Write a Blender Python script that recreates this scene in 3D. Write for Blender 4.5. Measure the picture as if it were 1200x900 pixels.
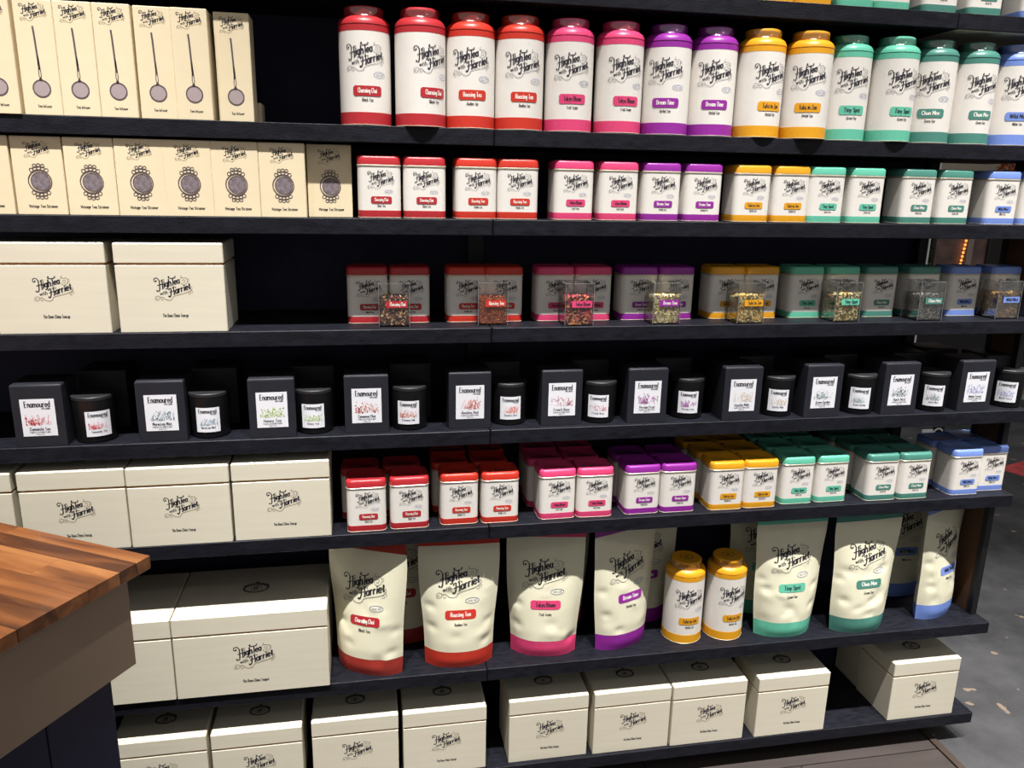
import bpy, math, random
from mathutils import Matrix, Vector
random.seed(7)
scene = bpy.context.scene
for o in list(bpy.data.objects):
    bpy.data.objects.remove(o)
COL = scene.collection

# ------------------------------------------------------------------ camera
cam = bpy.data.cameras.new('camera')
cam.sensor_width = 36.0
cam.lens = 36.0 * 930.29 / 1200.0
cam.clip_start = 0.05
camo = bpy.data.objects.new('camera', cam)
COL.objects.link(camo)
camo.matrix_world = Matrix((
    (0.98305771, 0.02687119, -0.18131598, -0.29127),
    (-0.18230287, 0.24618591, -0.95192340, -1.79313),
    (0.01905812, 0.96885006, 0.24691366, 1.53428),
    (0, 0, 0, 1)))
scene.camera = camo

# ------------------------------------------------------------------ world, lamps, exposure
world = bpy.data.worlds.new('hall_ambience')
scene.world = world
world.use_nodes = True
bg = world.node_tree.nodes['Background']
bg.inputs[0].default_value = (1.0, 0.97, 0.92, 1)
bg.inputs[1].default_value = 0.26


def spot(name, loc, aim, watts, angle, blend=0.6, size=0.03, col=(1.0, 0.97, 0.925)):
    l = bpy.data.lights.new(name, 'SPOT')
    l.energy = watts
    l.spot_size = math.radians(angle)
    l.spot_blend = blend
    l.shadow_soft_size = size
    l.color = col
    o = bpy.data.objects.new(name, l)
    COL.objects.link(o)
    o.location = loc
    o.rotation_euler = (Vector(aim) - Vector(loc)).to_track_quat('-Z', 'Y').to_euler()
    return o


# ceiling track spots in front of the shelving, above the frame
for k, sx in enumerate((-1.2, -0.5, 0.2, 0.9, 1.6, 2.9)):
    spot('track_spot', (sx, -1.25, 4.6), (sx - (0.9 if k == 5 else 0.0), 0.0, 0.2), 700, 34, blend=1.0)
# lamp further out in the hall, across the aisle
spot('hall_lamp_right', (1.96, -2.6, 3.35), (0.2, 0.2, 1.1), 16, 80, size=0.05)
spot('floor_fill_light', (3.6, 1.0, 4.6), (3.4, 1.2, -0.1), 150, 70, size=0.3)  # added soft overhead fill to brighten the floor past the shelf end

vs = scene.view_settings
vs.view_transform = 'Standard'
vs.look = 'None'
vs.gamma = 1.0
vs.use_curve_mapping = False
vs.exposure = 0.0


# ------------------------------------------------------------------ materials
def lin(c):
    c /= 255.0
    return c / 12.92 if c <= 0.04045 else ((c + 0.055) / 1.055) ** 2.4


def rgb(r, g, b):
    return (lin(r), lin(g), lin(b), 1.0)


MATS = {}


def mat(name, color, rough=0.5, metal=0.0, var=0.06, scale=30.0, bump=0.0, bscale=200.0, coat=0.0, spec=0.5,
        stretch=(1, 1, 1), sheen=0.0):
    if name in MATS:
        return MATS[name]
    m = bpy.data.materials.new(name)
    m.use_nodes = True
    nt = m.node_tree
    b = nt.nodes['Principled BSDF']
    b.inputs['Roughness'].default_value = rough
    b.inputs['Metallic'].default_value = metal
    b.inputs['Coat Weight'].default_value = coat
    b.inputs['Specular IOR Level'].default_value = spec
    tc = nt.nodes.new('ShaderNodeTexCoord')
    mp = nt.nodes.new('ShaderNodeMapping')
    mp.inputs['Scale'].default_value = stretch
    nt.links.new(tc.outputs['Object'], mp.inputs['Vector'])
    nz = nt.nodes.new('ShaderNodeTexNoise')
    nz.inputs['Scale'].default_value = scale
    nz.inputs['Detail'].default_value = 4
    nt.links.new(mp.outputs[0], nz.inputs['Vector'])
    rp = nt.nodes.new('ShaderNodeValToRGB')
    c0 = tuple(max(0, x * (1 - var)) for x in color[:3]) + (1,)
    c1 = tuple(min(1, x * (1 + var)) for x in color[:3]) + (1,)
    rp.color_ramp.elements[0].color = c0
    rp.color_ramp.elements[1].color = c1
    rp.color_ramp.elements[0].position = 0.3
    rp.color_ramp.elements[1].position = 0.7
    nt.links.new(nz.outputs['Fac'], rp.inputs[0])
    nt.links.new(rp.outputs[0], b.inputs['Base Color'])
    if bump > 0:
        nb = nt.nodes.new('ShaderNodeTexNoise')
        nb.inputs['Scale'].default_value = bscale
        nb.inputs['Detail'].default_value = 3
        nt.links.new(mp.outputs[0], nb.inputs['Vector'])
        bp = nt.nodes.new('ShaderNodeBump')
        bp.inputs['Strength'].default_value = bump
        bp.inputs['Distance'].default_value = 0.002
        nt.links.new(nb.outputs['Fac'], bp.inputs['Height'])
        nt.links.new(bp.outputs[0], b.inputs['Normal'])
    MATS[name] = m
    return m


def clear_mat(name, tint=(1, 1, 1, 1), gloss=0.10, rough=0.03):
    m = bpy.data.materials.new(name)
    m.use_nodes = True
    nt = m.node_tree
    nt.nodes.clear()
    out = nt.nodes.new('ShaderNodeOutputMaterial')
    tr = nt.nodes.new('ShaderNodeBsdfTransparent')
    tr.inputs[0].default_value = tint
    gl = nt.nodes.new('ShaderNodeBsdfGlossy')
    gl.inputs['Roughness'].default_value = rough
    lw = nt.nodes.new('ShaderNodeLayerWeight')
    lw.inputs[0].default_value = 0.35
    mul = nt.nodes.new('ShaderNodeMath')
    mul.operation = 'MULTIPLY_ADD'
    mul.inputs[1].default_value = 0.6
    mul.inputs[2].default_value = gloss * 0.3
    nt.links.new(lw.outputs['Fresnel'], mul.inputs[0])
    mx = nt.nodes.new('ShaderNodeMixShader')
    nt.links.new(mul.outputs[0], mx.inputs[0])
    nt.links.new(tr.outputs[0], mx.inputs[1])
    nt.links.new(gl.outputs[0], mx.inputs[2])
    nt.links.new(mx.outputs[0], out.inputs[0])
    return m


def wood_mat(name, dark, mid, light):
    m = bpy.data.materials.new(name)
    m.use_nodes = True
    nt = m.node_tree
    b = nt.nodes['Principled BSDF']
    b.inputs['Roughness'].default_value = 0.38
    b.inputs['Coat Weight'].default_value = 0.15
    tc = nt.nodes.new('ShaderNodeTexCoord')
    oi = nt.nodes.new('ShaderNodeObjectInfo')
    add = nt.nodes.new('ShaderNodeVectorMath')
    add.operation = 'ADD'
    sc = nt.nodes.new('ShaderNodeVectorMath')
    sc.operation = 'SCALE'
    sc.inputs[3].default_value = 37.0
    cmb = nt.nodes.new('ShaderNodeCombineXYZ')
    for i in range(3):
        nt.links.new(oi.outputs['Random'], cmb.inputs[i])
    nt.links.new(cmb.outputs[0], sc.inputs[0])
    nt.links.new(tc.outputs['Object'], add.inputs[0])
    nt.links.new(sc.outputs[0], add.inputs[1])
    mp = nt.nodes.new('ShaderNodeMapping')
    mp.inputs['Scale'].default_value = (2.6, 22.0, 22.0)
    nt.links.new(add.outputs[0], mp.inputs[0])
    nz = nt.nodes.new('ShaderNodeTexNoise')
    nz.inputs['Scale'].default_value = 1.4
    nz.inputs['Detail'].default_value = 6
    nz.inputs['Distortion'].default_value = 0.6
    nt.links.new(mp.outputs[0], nz.inputs['Vector'])
    ma = nt.nodes.new('ShaderNodeMath')
    ma.operation = 'MULTIPLY_ADD'
    ma.inputs[1].default_value = 0.5
    nt.links.new(oi.outputs['Random'], ma.inputs[0])
    nt.links.new(nz.outputs['Fac'], ma.inputs[2])
    sb = nt.nodes.new('ShaderNodeMath')
    sb.operation = 'SUBTRACT'
    sb.inputs[1].default_value = 0.25
    nt.links.new(ma.outputs[0], sb.inputs[0])
    rp = nt.nodes.new('ShaderNodeValToRGB')
    e = rp.color_ramp.elements
    e[0].position = 0.22
    e[0].color = dark
    e[1].position = 0.8
    e[1].color = light
    k = e.new(0.48)
    k.color = mid
    nt.links.new(sb.outputs[0], rp.inputs[0])
    nt.links.new(rp.outputs[0], b.inputs['Base Color'])
    return m


def concrete_mat(name):
    m = bpy.data.materials.new(name)
    m.use_nodes = True
    nt = m.node_tree
    b = nt.nodes['Principled BSDF']
    b.inputs['Roughness'].default_value = 0.55
    tc = nt.nodes.new('ShaderNodeTexCoord')
    n1 = nt.nodes.new('ShaderNodeTexNoise')
    n1.inputs['Scale'].default_value = 2.2
    n1.inputs['Detail'].default_value = 9
    n1.inputs['Roughness'].default_value = 0.68
    nt.links.new(tc.outputs['Object'], n1.inputs['Vector'])
    r1 = nt.nodes.new('ShaderNodeValToRGB')
    r1.color_ramp.elements[0].position = 0.33
    r1.color_ramp.elements[0].color = rgb(40, 40, 42)
    r1.color_ramp.elements[1].position = 0.68
    r1.color_ramp.elements[1].color = rgb(88, 88, 91)
    nt.links.new(n1.outputs['Fac'], r1.inputs[0])
    v = nt.nodes.new('ShaderNodeTexNoise')
    v.inputs['Scale'].default_value = 16
    v.inputs['Detail'].default_value = 2
    nt.links.new(tc.outputs['Object'], v.inputs['Vector'])
    r2 = nt.nodes.new('ShaderNodeValToRGB')
    r2.color_ramp.elements[0].position = 0.70
    r2.color_ramp.elements[0].color = (0, 0, 0, 1)
    r2.color_ramp.elements[1].position = 0.73
    r2.color_ramp.elements[1].color = (1, 1, 1, 1)
    nt.links.new(v.outputs['Fac'], r2.inputs[0])
    mx = nt.nodes.new('ShaderNodeMixRGB')
    mx.inputs['Color2'].default_value = rgb(140, 124, 108)
    nt.links.new(r2.outputs[0], mx.inputs[0])
    nt.links.new(r1.outputs[0], mx.inputs['Color1'])
    nt.links.new(mx.outputs[0], b.inputs['Base Color'])
    bp = nt.nodes.new('ShaderNodeBump')
    bp.inputs['Strength'].default_value = 0.5
    bp.inputs['Distance'].default_value = 0.01
    nt.links.new(n1.outputs['Fac'], bp.inputs['Height'])
    nt.links.new(bp.outputs[0], b.inputs['Normal'])
    return m


M_SHELF = mat('black_painted_board', rgb(25, 26, 34), 0.5, spec=0.2, var=0.4, scale=90, bump=0.35, bscale=320, stretch=(0.35, 1, 1))
M_BACK = mat('navy_back_board', rgb(24, 29, 60), 0.7, var=0.15)
M_BROWN = mat('brown_ply', rgb(92, 62, 40), 0.6, var=0.2, scale=12, stretch=(1, 1, 0.2))
M_POST = mat('black_post', rgb(20, 20, 23), 0.5)
M_CREAM = mat('cream_keepsake_board', rgb(226, 219, 200), 0.42, var=0.03, scale=18, stretch=(0.3, 1, 4))
M_NECK = mat('tan_inner_neck', rgb(208, 158, 104), 0.6)
M_CARTON = mat('cream_carton', rgb(240, 224, 190), 0.5, var=0.02)
M_TINW = mat('ivory_tin_paint', rgb(236, 231, 225), 0.38, var=0.02)
M_POUCH = mat('cream_pouch_film', rgb(233, 229, 203), 0.33, var=0.02)
M_INK = mat('dark_print_ink', rgb(40, 36, 48), 0.6)
M_SCROLL = mat('bronze_scroll_ink', rgb(142, 122, 100), 0.6)
M_SCROLLG = mat('grey_scroll_ink', rgb(120, 118, 122), 0.6)
M_MAUVE = mat('mauve_grey_ink', rgb(176, 160, 162), 0.6)
M_MAUVED = mat('dark_mauve_ink', rgb(92, 78, 84), 0.6)
M_STAMP = mat('blue_grey_ink', rgb(140, 150, 185), 0.6)
M_RIM = mat('pale_metal_rim', rgb(225, 215, 195), 0.3, metal=0.5)
M_CBOX = mat('charcoal_candle_box', rgb(38, 39, 47), 0.5, spec=0.3, var=0.08, bump=0.15)
M_CJAR = mat('black_candle_glass', rgb(22, 22, 25), 0.28, var=0.05)
M_WAX = mat('black_candle_lid', rgb(34, 34, 38), 0.55)
M_PAPER = mat('white_label_paper', rgb(238, 238, 246), 0.6, var=0.01)
M_WHITEINK = mat('white_ink', rgb(250, 245, 238), 0.6)
M_ACRYL = clear_mat('clear_acrylic')
M_SHRINK = clear_mat('clear_shrink_film', gloss=0.5, rough=0.15)
M_STAVE = wood_mat('acacia_staves', rgb(74, 43, 26), rgb(128, 78, 43), rgb(168, 114, 68))
M_APRON = mat('taupe_apron_paint', rgb(156, 134, 116), 0.6, var=0.03, scale=8)
M_NAVY = mat('navy_cabinet_paint', rgb(26, 28, 58), 0.5, var=0.05)
M_FLOOR = concrete_mat('worn_concrete')
M_VINYL = mat('dark_vinyl_plank', rgb(74, 67, 65), 0.4, var=0.2, scale=6, stretch=(0.4, 3, 1))
M_TRIM = mat('metal_floor_trim', rgb(120, 104, 94), 0.35, metal=0.7)

TEA = {  # tin colour, lettering colour, name, small caption
    'darkred': (rgb(184, 46, 54), 'w', 'Charming Chai', 'Black Tea', 'dark red'),
    'scarlet': (rgb(206, 56, 42), 'w', 'Rousing Tea', 'Rooibos Tea', 'scarlet'),
    'pink': (rgb(226, 72, 122), 'k', 'Tokyo Bloom', 'Fruit Tisane', 'pink'),
    'purple': (rgb(150, 44, 158), 'w', 'Dream Time', 'Herbal Tea', 'purple'),
    'yellow': (rgb(232, 164, 34), 'k', 'Tulsi in Zen', 'Herbal Tea', 'yellow'),
    'mint': (rgb(104, 196, 168), 'k', 'Tiny Spot', 'Green Tea', 'mint green'),
    'teal': (rgb(78, 138, 126), 'w', 'Chun Mee', 'Green Tea', 'dark teal'),
    'blue': (rgb(122, 150, 226), 'k', 'Wild Mist', 'White Tea', 'periwinkle blue'),
}
for k, v in TEA.items():
    mat('tin_' + k, v[0], 0.36, var=0.05, scale=260, bump=0.05, bscale=600)
    mat('foil_' + k, {'darkred': rgb(170, 58, 48), 'scarlet': rgb(198, 58, 42)}.get(k, v[0]), 0.30, var=0.06, scale=60)


# ------------------------------------------------------------------ mesh helpers
class MB:
    def __init__(self):
        self.v = []
        self.f = []

    def add(self, verts, faces):
        n = len(self.v)
        self.v += [tuple(p) for p in verts]
        self.f += [tuple(i + n for i in f) for f in faces]
        return self

    def box(self, x0, x1, y0, y1, z0, z1):
        return self.add([(x0, y0, z0), (x1, y0, z0), (x1, y1, z0), (x0, y1, z0), (x0, y0, z1), (x1, y0, z1), (x1, y1, z1), (x0, y1, z1)],
                        [(0, 3, 2, 1), (4, 5, 6, 7), (0, 1, 5, 4), (1, 2, 6, 5), (2, 3, 7, 6), (3, 0, 4, 7)])

    def mesh(self, name, smooth=None):
        me = bpy.data.meshes.new(name)
        me.from_pydata(self.v, [], self.f)
        me.update()
        if smooth is not None:
            me.shade_smooth()
            me.set_sharp_from_angle(angle=math.radians(smooth))
        me.materials.append(None)
        return me


def rprism(w, d, prof, r, n=4):
    """rounded-rectangle prism: prof = [(inset, z), ...] bottom to top, capped"""
    mb = MB()
    rings = []
    for ins, z in prof:
        ring = []
        hw, hd, rr = w / 2 - ins, d / 2 - ins, max(r - ins, 0.0005)
        for cx, cy, a0 in ((hw - rr, hd - rr, 0), (-hw + rr, hd - rr, 90), (-hw + rr, -hd + rr, 180), (hw - rr, -hd + rr, 270)):
            for i in range(n + 1):
                a = math.radians(a0 + 90 * i / n)
                ring.append((cx + rr * math.cos(a), cy + rr * math.sin(a), z))
        rings.append(ring)
    N = len(rings[0])
    for ring in rings:
        mb.v += ring
    for k in range(len(rings) - 1):
        for i in range(N):
            j = (i + 1) % N
            mb.f.append((k * N + i, k * N + j, (k + 1) * N + j, (k + 1) * N + i))
    mb.f.append(tuple(reversed(range(N))))
    mb.f.append(tuple((len(rings) - 1) * N + i for i in range(N)))
    return mb


def lathe(prof, n=40, cap0=True, cap1=True):
    mb = MB()
    for r, z in prof:
        for i in range(n):
            a = 2 * math.pi * i / n
            mb.v.append((r * math.cos(a), r * math.sin(a), z))
    for k in range(len(prof) - 1):
        for i in range(n):
            j = (i + 1) % n
            mb.f.append((k * n + i, k * n + j, (k + 1) * n + j, (k + 1) * n + i))
    if cap0:
        mb.f.append(tuple(reversed(range(n))))
    if cap1:
        mb.f.append(tuple((len(prof) - 1) * n + i for i in range(n)))
    return mb


MESH = {}


def cached(key, fn):
    if key not in MESH:
        MESH[key] = fn()
    return MESH[key]


def ob(name, mesh, material, parent=None, loc=(0, 0, 0), rotz=0.0):
    o = bpy.data.objects.new(name, mesh)
    COL.objects.link(o)
    o.location = loc
    if rotz:
        o.rotation_euler = (0, 0, rotz)
    if parent:
        o.parent = parent
    if mesh is not None and material is not None:
        o.material_slots[0].link = 'OBJECT'
        o.material_slots[0].material = material
    return o


def tag(o, label, cat, group=None, kind=None):
    o['label'] = label
    o['category'] = cat
    if group:
        o['group'] = group
    if kind:
        o['kind'] = kind
    return o


def thing(name, label, cat, loc, rotz=0.0, group=None):
    o = bpy.data.objects.new(name, None)
    o.empty_display_size = 0.02
    COL.objects.link(o)
    o.location = loc
    o.rotation_euler = (0, 0, rotz)
    return tag(o, label, cat, group)


# ------------------------------------------------------------------ stroke lettering
GL = {
    'a': (6, '~5,5.5 3,6 1,4.5 1,1.5 3,0 5,1.5|5,6 5,0'), 'b': (6, '1,10 1,0|~1,4.5 3,6 5,4.5 5,1.5 3,0 1,1.5'),
    'c': (6, '~5,5 3,6 1,4.5 1,1.5 3,0 5,1'), 'd': (6, '5,10 5,0|~5,4.5 3,6 1,4.5 1,1.5 3,0 5,1.5'),
    'e': (6, '~1,3 5,3.4 4.6,5.3 3,6 1,4.5 1,1.5 3,0 5,1'), 'f': (5, '~4.5,9.5 3,10 2,8.5 2,6|2,6 2,0|.5,6 4,6'),
    'g': (6, '~5,4.5 3,6 1,4.5 1,2 3,.7 5,2|5,6 5,-1|~5,-1 4.5,-2.6 3,-3 1,-2.2'), 'h': (6, '1,10 1,0|~1,4.5 3,6 4.6,5 5,3|5,3.5 5,0'),
    'i': (3, '1.5,6 1.5,0|1.5,8.8 1.5,7.6'), 'k': (6, '1,10 1,0|5,6 1,3|2.4,3.6 5,0'), 'l': (3, '1.5,10 1.5,0'),
    'm': (9, '1,6 1,0|~1,4.5 3,6 4.5,4.5|4.5,4.5 4.5,0|~4.5,4.5 6.4,6 8,4.5|8,4.5 8,0'),
    'n': (6, '1,6 1,0|~1,4.5 3,6 4.6,5 5,3|5,3.5 5,0'), 'o': (6, '~3,6 1,4.5 1,1.5 3,0 5,1.5 5,4.5 3,6'),
    'p': (6, '1,6 1,-3|~1,4.5 3,6 5,4.5 5,1.5 3,0 1,1.5'), 'r': (5, '1,6 1,0|~1,4.3 2.5,6 4.2,5.2'),
    's': (6, '~5,5.2 3,6 1.2,4.8 3,3 4.9,1.4 3,0 1,.9'), 't': (4.6, '2,9 2,1|~2,1 2.6,0 4.2,.6|.5,6 4,6'),
    'u': (6, '~1,6 1,1.5 2.6,0 5,1.5|5,6 5,0'), 'v': (6, '.8,6 3,0|3,0 5.2,6'),
    'w': (8.2, '.8,6 2.5,0|2.5,0 4.2,5|4.2,5 5.8,0|5.8,0 7.4,6'), 'y': (6, '1,6 3,1|5.2,6 3,0|~3,0 2,-2.5 .5,-2.6'),
    'z': (6, '1,6 5,6|5,6 1,0|1,0 5,0'), ' ': (3.6, ''),
    'A': (7, '.5,0 3.5,10|3.5,10 6.5,0|1.7,3.5 5.3,3.5'), 'B': (7, '1,0 1,10|~1,10 4.5,9.7 5.2,7.5 4,5.4 1,5.2|~1,5.2 5,5 6,2.7 4.5,.3 1,0'),
    'C': (7, '~6,8 4,10 1.6,8.5 1,5 1.6,1.5 4,0 6,1.8'), 'D': (7, '1,0 1,10|~1,10 4.5,9.5 6.2,5 4.5,.5 1,0'),
    'E': (6.4, '1,0 1,10|1,10 5.6,10|1,5.2 4.8,5.2|1,0 5.8,0'), 'F': (7, '1,0 1,10|1,10 6,10|1,5.2 4.6,5.2'),
    'G': (7.4, '~6,8 4,10 1.6,8.5 1,5 1.6,1.5 4,0 6,1.8|6,1.5 6,4.5'), 'H': (7.4, '1,0 1,10|6,0 6,10|1,5 6,5'),
    'I': (3, '1.5,0 1.5,10'), 'M': (8.6, '1,0 1,10|1,10 4.3,3|4.3,3 7.6,10|7.6,10 7.6,0'), 'N': (7.4, '1,0 1,10|1,10 6,0|6,0 6,10'),
    'P': (6.6, '1,0 1,10|~1,10 4.8,9.6 5.8,7.4 4.6,5.2 1,4.8'), 'R': (7, '1,0 1,10|~1,10 4.8,9.6 5.8,7.4 4.6,5.2 1,4.8|3.2,5 6.4,0'),
    'S': (6.6, '~5.6,8.4 3.4,10 1.2,7.8 3.4,5.2 5.8,2.4 3.4,0 1,1.6'), 'T': (7, '3.5,0 3.5,10|.5,10 6.5,10'),
    'V': (7, '.5,10 3.5,0|3.5,0 6.5,10'), 'W': (10, '.5,10 2.8,0|2.8,0 5,9|5,9 7.2,0|7.2,0 9.5,10'), 'Z': (7, '1,10 6,10|6,10 1,0|1,0 6,0'),
}


def smooth_pts(p, k=4):
    out = []
    n = len(p)
    for i in range(n - 1):
        p0, p1, p2, p3 = p[max(i - 1, 0)], p[i], p[i + 1], p[min(i + 2, n - 1)]
        for s in range(k):
            t = s / k
            out.append(tuple(0.5 * (2 * p1[c] + (p2[c] - p0[c]) * t + (2 * p0[c] - 5 * p1[c] + 4 * p2[c] - p3[c]) * t * t
                                    + (-p0[c] + 3 * p1[c] - 3 * p2[c] + p3[c]) * t ** 3) for c in (0, 1)))
    out.append(p[-1])
    return out


class Ink:
    """flat 2-D print (x, z) made of ribbons and polygons"""

    def __init__(self):
        self.v = []
        self.f = []

    def ribbon(self, pts, w, thin=0.4):
        n0 = len(self.v)
        n = len(pts)
        for i, p in enumerate(pts):
            a, b = pts[max(i - 1, 0)], pts[min(i + 1, n - 1)]
            dx, dy = b[0] - a[0], b[1] - a[1]
            L = math.hypot(dx, dy) or 1e-9
            dx, dy = dx / L, dy / L
            h = 0.5 * w * (thin + (1 - thin) * abs(dy))
            self.v += [(p[0] - dy * h, p[1] + dx * h), (p[0] + dy * h, p[1] - dx * h)]
        for i in range(n - 1):
            k = n0 + 2 * i
            self.f.append((k, k + 1, k + 3, k + 2))

    def rect(self, x0, x1, z0, z1):
        n = len(self.v)
        self.v += [(x0, z0), (x1, z0), (x1, z1), (x0, z1)]
        self.f.append((n, n + 1, n + 2, n + 3))

    def disc(self, x, z, r, rz=None, n=12, rot=0.0):
        rz = rz or r
        k = len(self.v)
        c, s = math.cos(rot), math.sin(rot)
        for i in range(n):
            a = 2 * math.pi * i / n
            px, pz = r * math.cos(a), rz * math.sin(a)
            self.v.append((x + px * c - pz * s, z + px * s + pz * c))
        self.f.append(tuple(range(k, k + n)))

    def ring(self, x, z, r, w, rz=None, n=20, a0=0, a1=360):
        rz = rz or r
        pts = [(x + r * math.cos(math.radians(a0 + (a1 - a0) * i / n)), z + rz * math.sin(math.radians(a0 + (a1 - a0) * i / n))) for i in range(n + 1)]
        self.ribbon(pts, w, 1.0)

    def text(self, s, x, z, size, w=1.5, slope=0.0, align='c', track=0.5, thin=0.5, serif=True, fit=None, cond=1.0):
        k = size / 10.0
        kx = k * cond
        tot = sum(GL.get(c, GL[' '])[0] + track for c in s) * kx
        if fit and tot > fit:
            kx *= fit / tot
            tot = fit
        if align == 'c':
            x -= tot / 2
        x0 = x
        for c in s:
            wd, st = GL.get(c, GL[' '])
            for q in st.split('|'):
                if not q:
                    continue
                sm = q[0] == '~'
                p = [tuple(float(t) for t in a.split(',')) for a in q.lstrip('~').split()]
                raw = p
                if sm:
                    p = smooth_pts(p, 3)
                tr = lambda a: (x + a[0] * kx, z + a[1] * k + slope * (x + a[0] * kx - x0))
                self.ribbon([tr(a) for a in p], w * min(k, kx * 1.25), thin)
                if serif and not sm and len(raw) == 2 and abs(raw[0][0] - raw[1][0]) < 0.3 and abs(raw[0][1] - raw[1][1]) > 3:
                    for e in raw:
                        if e[1] in (0, 6, 10, -3):
                            self.ribbon([tr((e[0] - 1.05, e[1])), tr((e[0] + 1.05, e[1]))], 1.1 * k, 0.55)
            x += (wd + track) * kx
        return tot

    def flat(self, key, off=0.0):
        def mk():
            mb = MB()
            mb.v = [(a, -off, b) for a, b in self.v]
            mb.f = list(self.f)
            return mb.mesh(key)
        return cached(key, mk)

    def map(self, key, fn):
        def mk():
            mb = MB()
            mb.v = [fn(a, b) for a, b in self.v]
            mb.f = list(self.f)
            return mb.mesh(key)
        return cached(key, mk)


def wrap(r):
    return lambda x, z: (r * math.sin(x / r), -r * math.cos(x / r), z)


def logo_ink(scale):
    """the house lettering: dark letters and a second, thin scrollwork layer; unit width 1 centred on 0,0"""
    A, B = Ink(), Ink()

    def T(p):
        return ((p[0] - 390) / 460.0 * scale, (278 - p[1]) / 460.0 * scale)

    def st(ink, pts, w, thin=0.45, sm=True):
        pts = smooth_pts([tuple(map(float, p)) for p in pts], 4) if sm else pts
        ink.ribbon([T(p) for p in pts], w / 460.0 * scale, thin)
    # spiral and capital H of the first line
    st(A, [(206, 176), (196, 190), (180, 182), (180, 160), (196, 146), (220, 150), (236, 172), (240, 200)], 9, 0.8)
    A.disc(*T((203, 180)), 9 / 460 * scale)
    st(A, [(240, 172), (240, 230), (238, 282), (228, 306), (208, 308)], 13.5, 0.5)
    A.disc(*T((206, 302)), 9 / 460 * scale)
    st(A, [(270, 172), (272, 225), (274, 276)], 13.5)
    st(A, [(258, 184), (270, 170), (288, 164), (294, 176)], 7, 0.9)
    st(A, [(214, 238), (250, 226), (290, 220)], 8, 1.0)
    st(A, [(264, 280), (286, 272)], 7, 1.0, False)
    k = 460.0 / scale
    sl = 0.28

    def tx(s, x, y, size, w, slope, track=0.5, fit=None):
        px, pz = T((x, y))
        A.text(s, px, pz, size / k, w, slope, 'l', track, 0.45, fit=fit / k)
    tx('igh', 282, 264, 84, 2.05, sl, 0.0, 96)
    # capital T
    st(A, [(352, 126), (346, 138), (358, 148), (385, 150), (412, 144), (428, 130), (420, 122)], 10, 0.9)
    A.disc(*T((354, 130)), 8 / 460 * scale)
    st(A, [(394, 150), (396, 195), (394, 238)], 13.5)
    tx('ea', 406, 226, 74, 2.05, sl, 0.0, 70)
    # with
    tx('with', 236, 354, 40, 1.7, 0.18, 0.2, 96)
    # capital H of the second line
    st(A, [(366, 268), (366, 320), (362, 352), (350, 378), (336, 378)], 13.5, 0.5)
    A.disc(*T((338, 372)), 9 / 460 * scale)
    st(A, [(340, 288), (350, 274), (366, 270)], 8, 0.9)
    A.disc(*T((344, 288)), 8 / 460 * scale)
    st(A, [(396, 258), (400, 300), (402, 346)], 13.5)
    st(A, [(384, 268), (396, 256), (410, 252)], 7, 0.9)
    st(A, [(344, 322), (380, 308), (414, 300)], 8, 1.0)
    st(A, [(390, 350), (414, 342)], 7, 1.0, False)
    A.disc(*T((421, 262)), 7 / 460 * scale)
    tx('arriet', 412, 340, 78, 2.1, 0.34, 0.0, 188)
    # scrollwork
    st(B, [(210, 398), (196, 392), (186, 404), (198, 418), (220, 410), (232, 382), (212, 366), (186, 374), (176, 396), (182, 420)], 4, 1)
    st(B, [(232, 384), (262, 380), (296, 408), (336, 420), (372, 406), (388, 376), (430, 358), (500, 340), (570, 318), (612, 284), (604, 254), (588, 262)], 5, 1)
    st(B, [(250, 392), (244, 410), (262, 416), (270, 402)], 4, 1)
    st(B, [(560, 322), (584, 316), (596, 334), (580, 346), (568, 332)], 4, 1)
    st(B, [(598, 300), (618, 312), (608, 330)], 3.5, 1)
    st(B, [(486, 150), (500, 138), (520, 146), (548, 142), (566, 168), (560, 204), (532, 226), (500, 222), (488, 196)], 4.5, 1)
    st(B, [(504, 176), (530, 166), (540, 186), (524, 202), (508, 192)], 4, 1)
    st(B, [(560, 160), (580, 158), (582, 180), (562, 192)], 4, 1)
    st(B, [(500, 138), (492, 124), (506, 116)], 3.5, 1)
    return A, B


LOGOS = {}


def logo_meshes(scale, fn, key):
    if key not in LOGOS:
        A, B = logo_ink(scale)
        LOGOS[key] = (A.map('logo_' + key, fn), B.map('logo_scroll_' + key, fn))
    return LOGOS[key]


def plaque(w, h, fn, key, n=16, notch=True):
    def mk():
        mb = MB()
        for i in range(n + 1):
            x = -w / 2 + w * i / n
            hh = h / 2
            if notch and (i == 0 or i == n):
                hh *= 0.62
            mb.v += [fn(x, -hh), fn(x, hh)]
        for i in range(n):
            mb.f.append((2 * i, 2 * i + 2, 2 * i + 3, 2 * i + 1))
        return mb.mesh(key)
    return cached(key, mk)


def word(s, size, fn, key, w=1.9, track=0.4, fit=None, cond=0.85):
    def mk():
        k = Ink()
        k.text(s, 0, -size * 0.4, size, w, 0, 'c', track, fit=fit, cond=cond)
        mb = MB()
        mb.v = [fn(a, b) for a, b in k.v]
        mb.f = k.f
        return mb.mesh(key)
    return cached(key, mk)


def stamp(w, h, fn, key):
    def mk():
        k = Ink()
        k.ring(0, 0, w / 2, h * 0.09, h / 2, 24)
        k.text('Loose Leaf', 0, -h * 0.1, h * 0.3, 2.0, fit=w * 0.7)
        mb = MB()
        mb.v = [fn(a, b) for a, b in k.v]
        mb.f = k.f
        return mb.mesh(key)
    return cached(key, mk)


def shifted(fn, dx, dz):
    return lambda x, z: fn(x + dx, z + dz)


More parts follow.
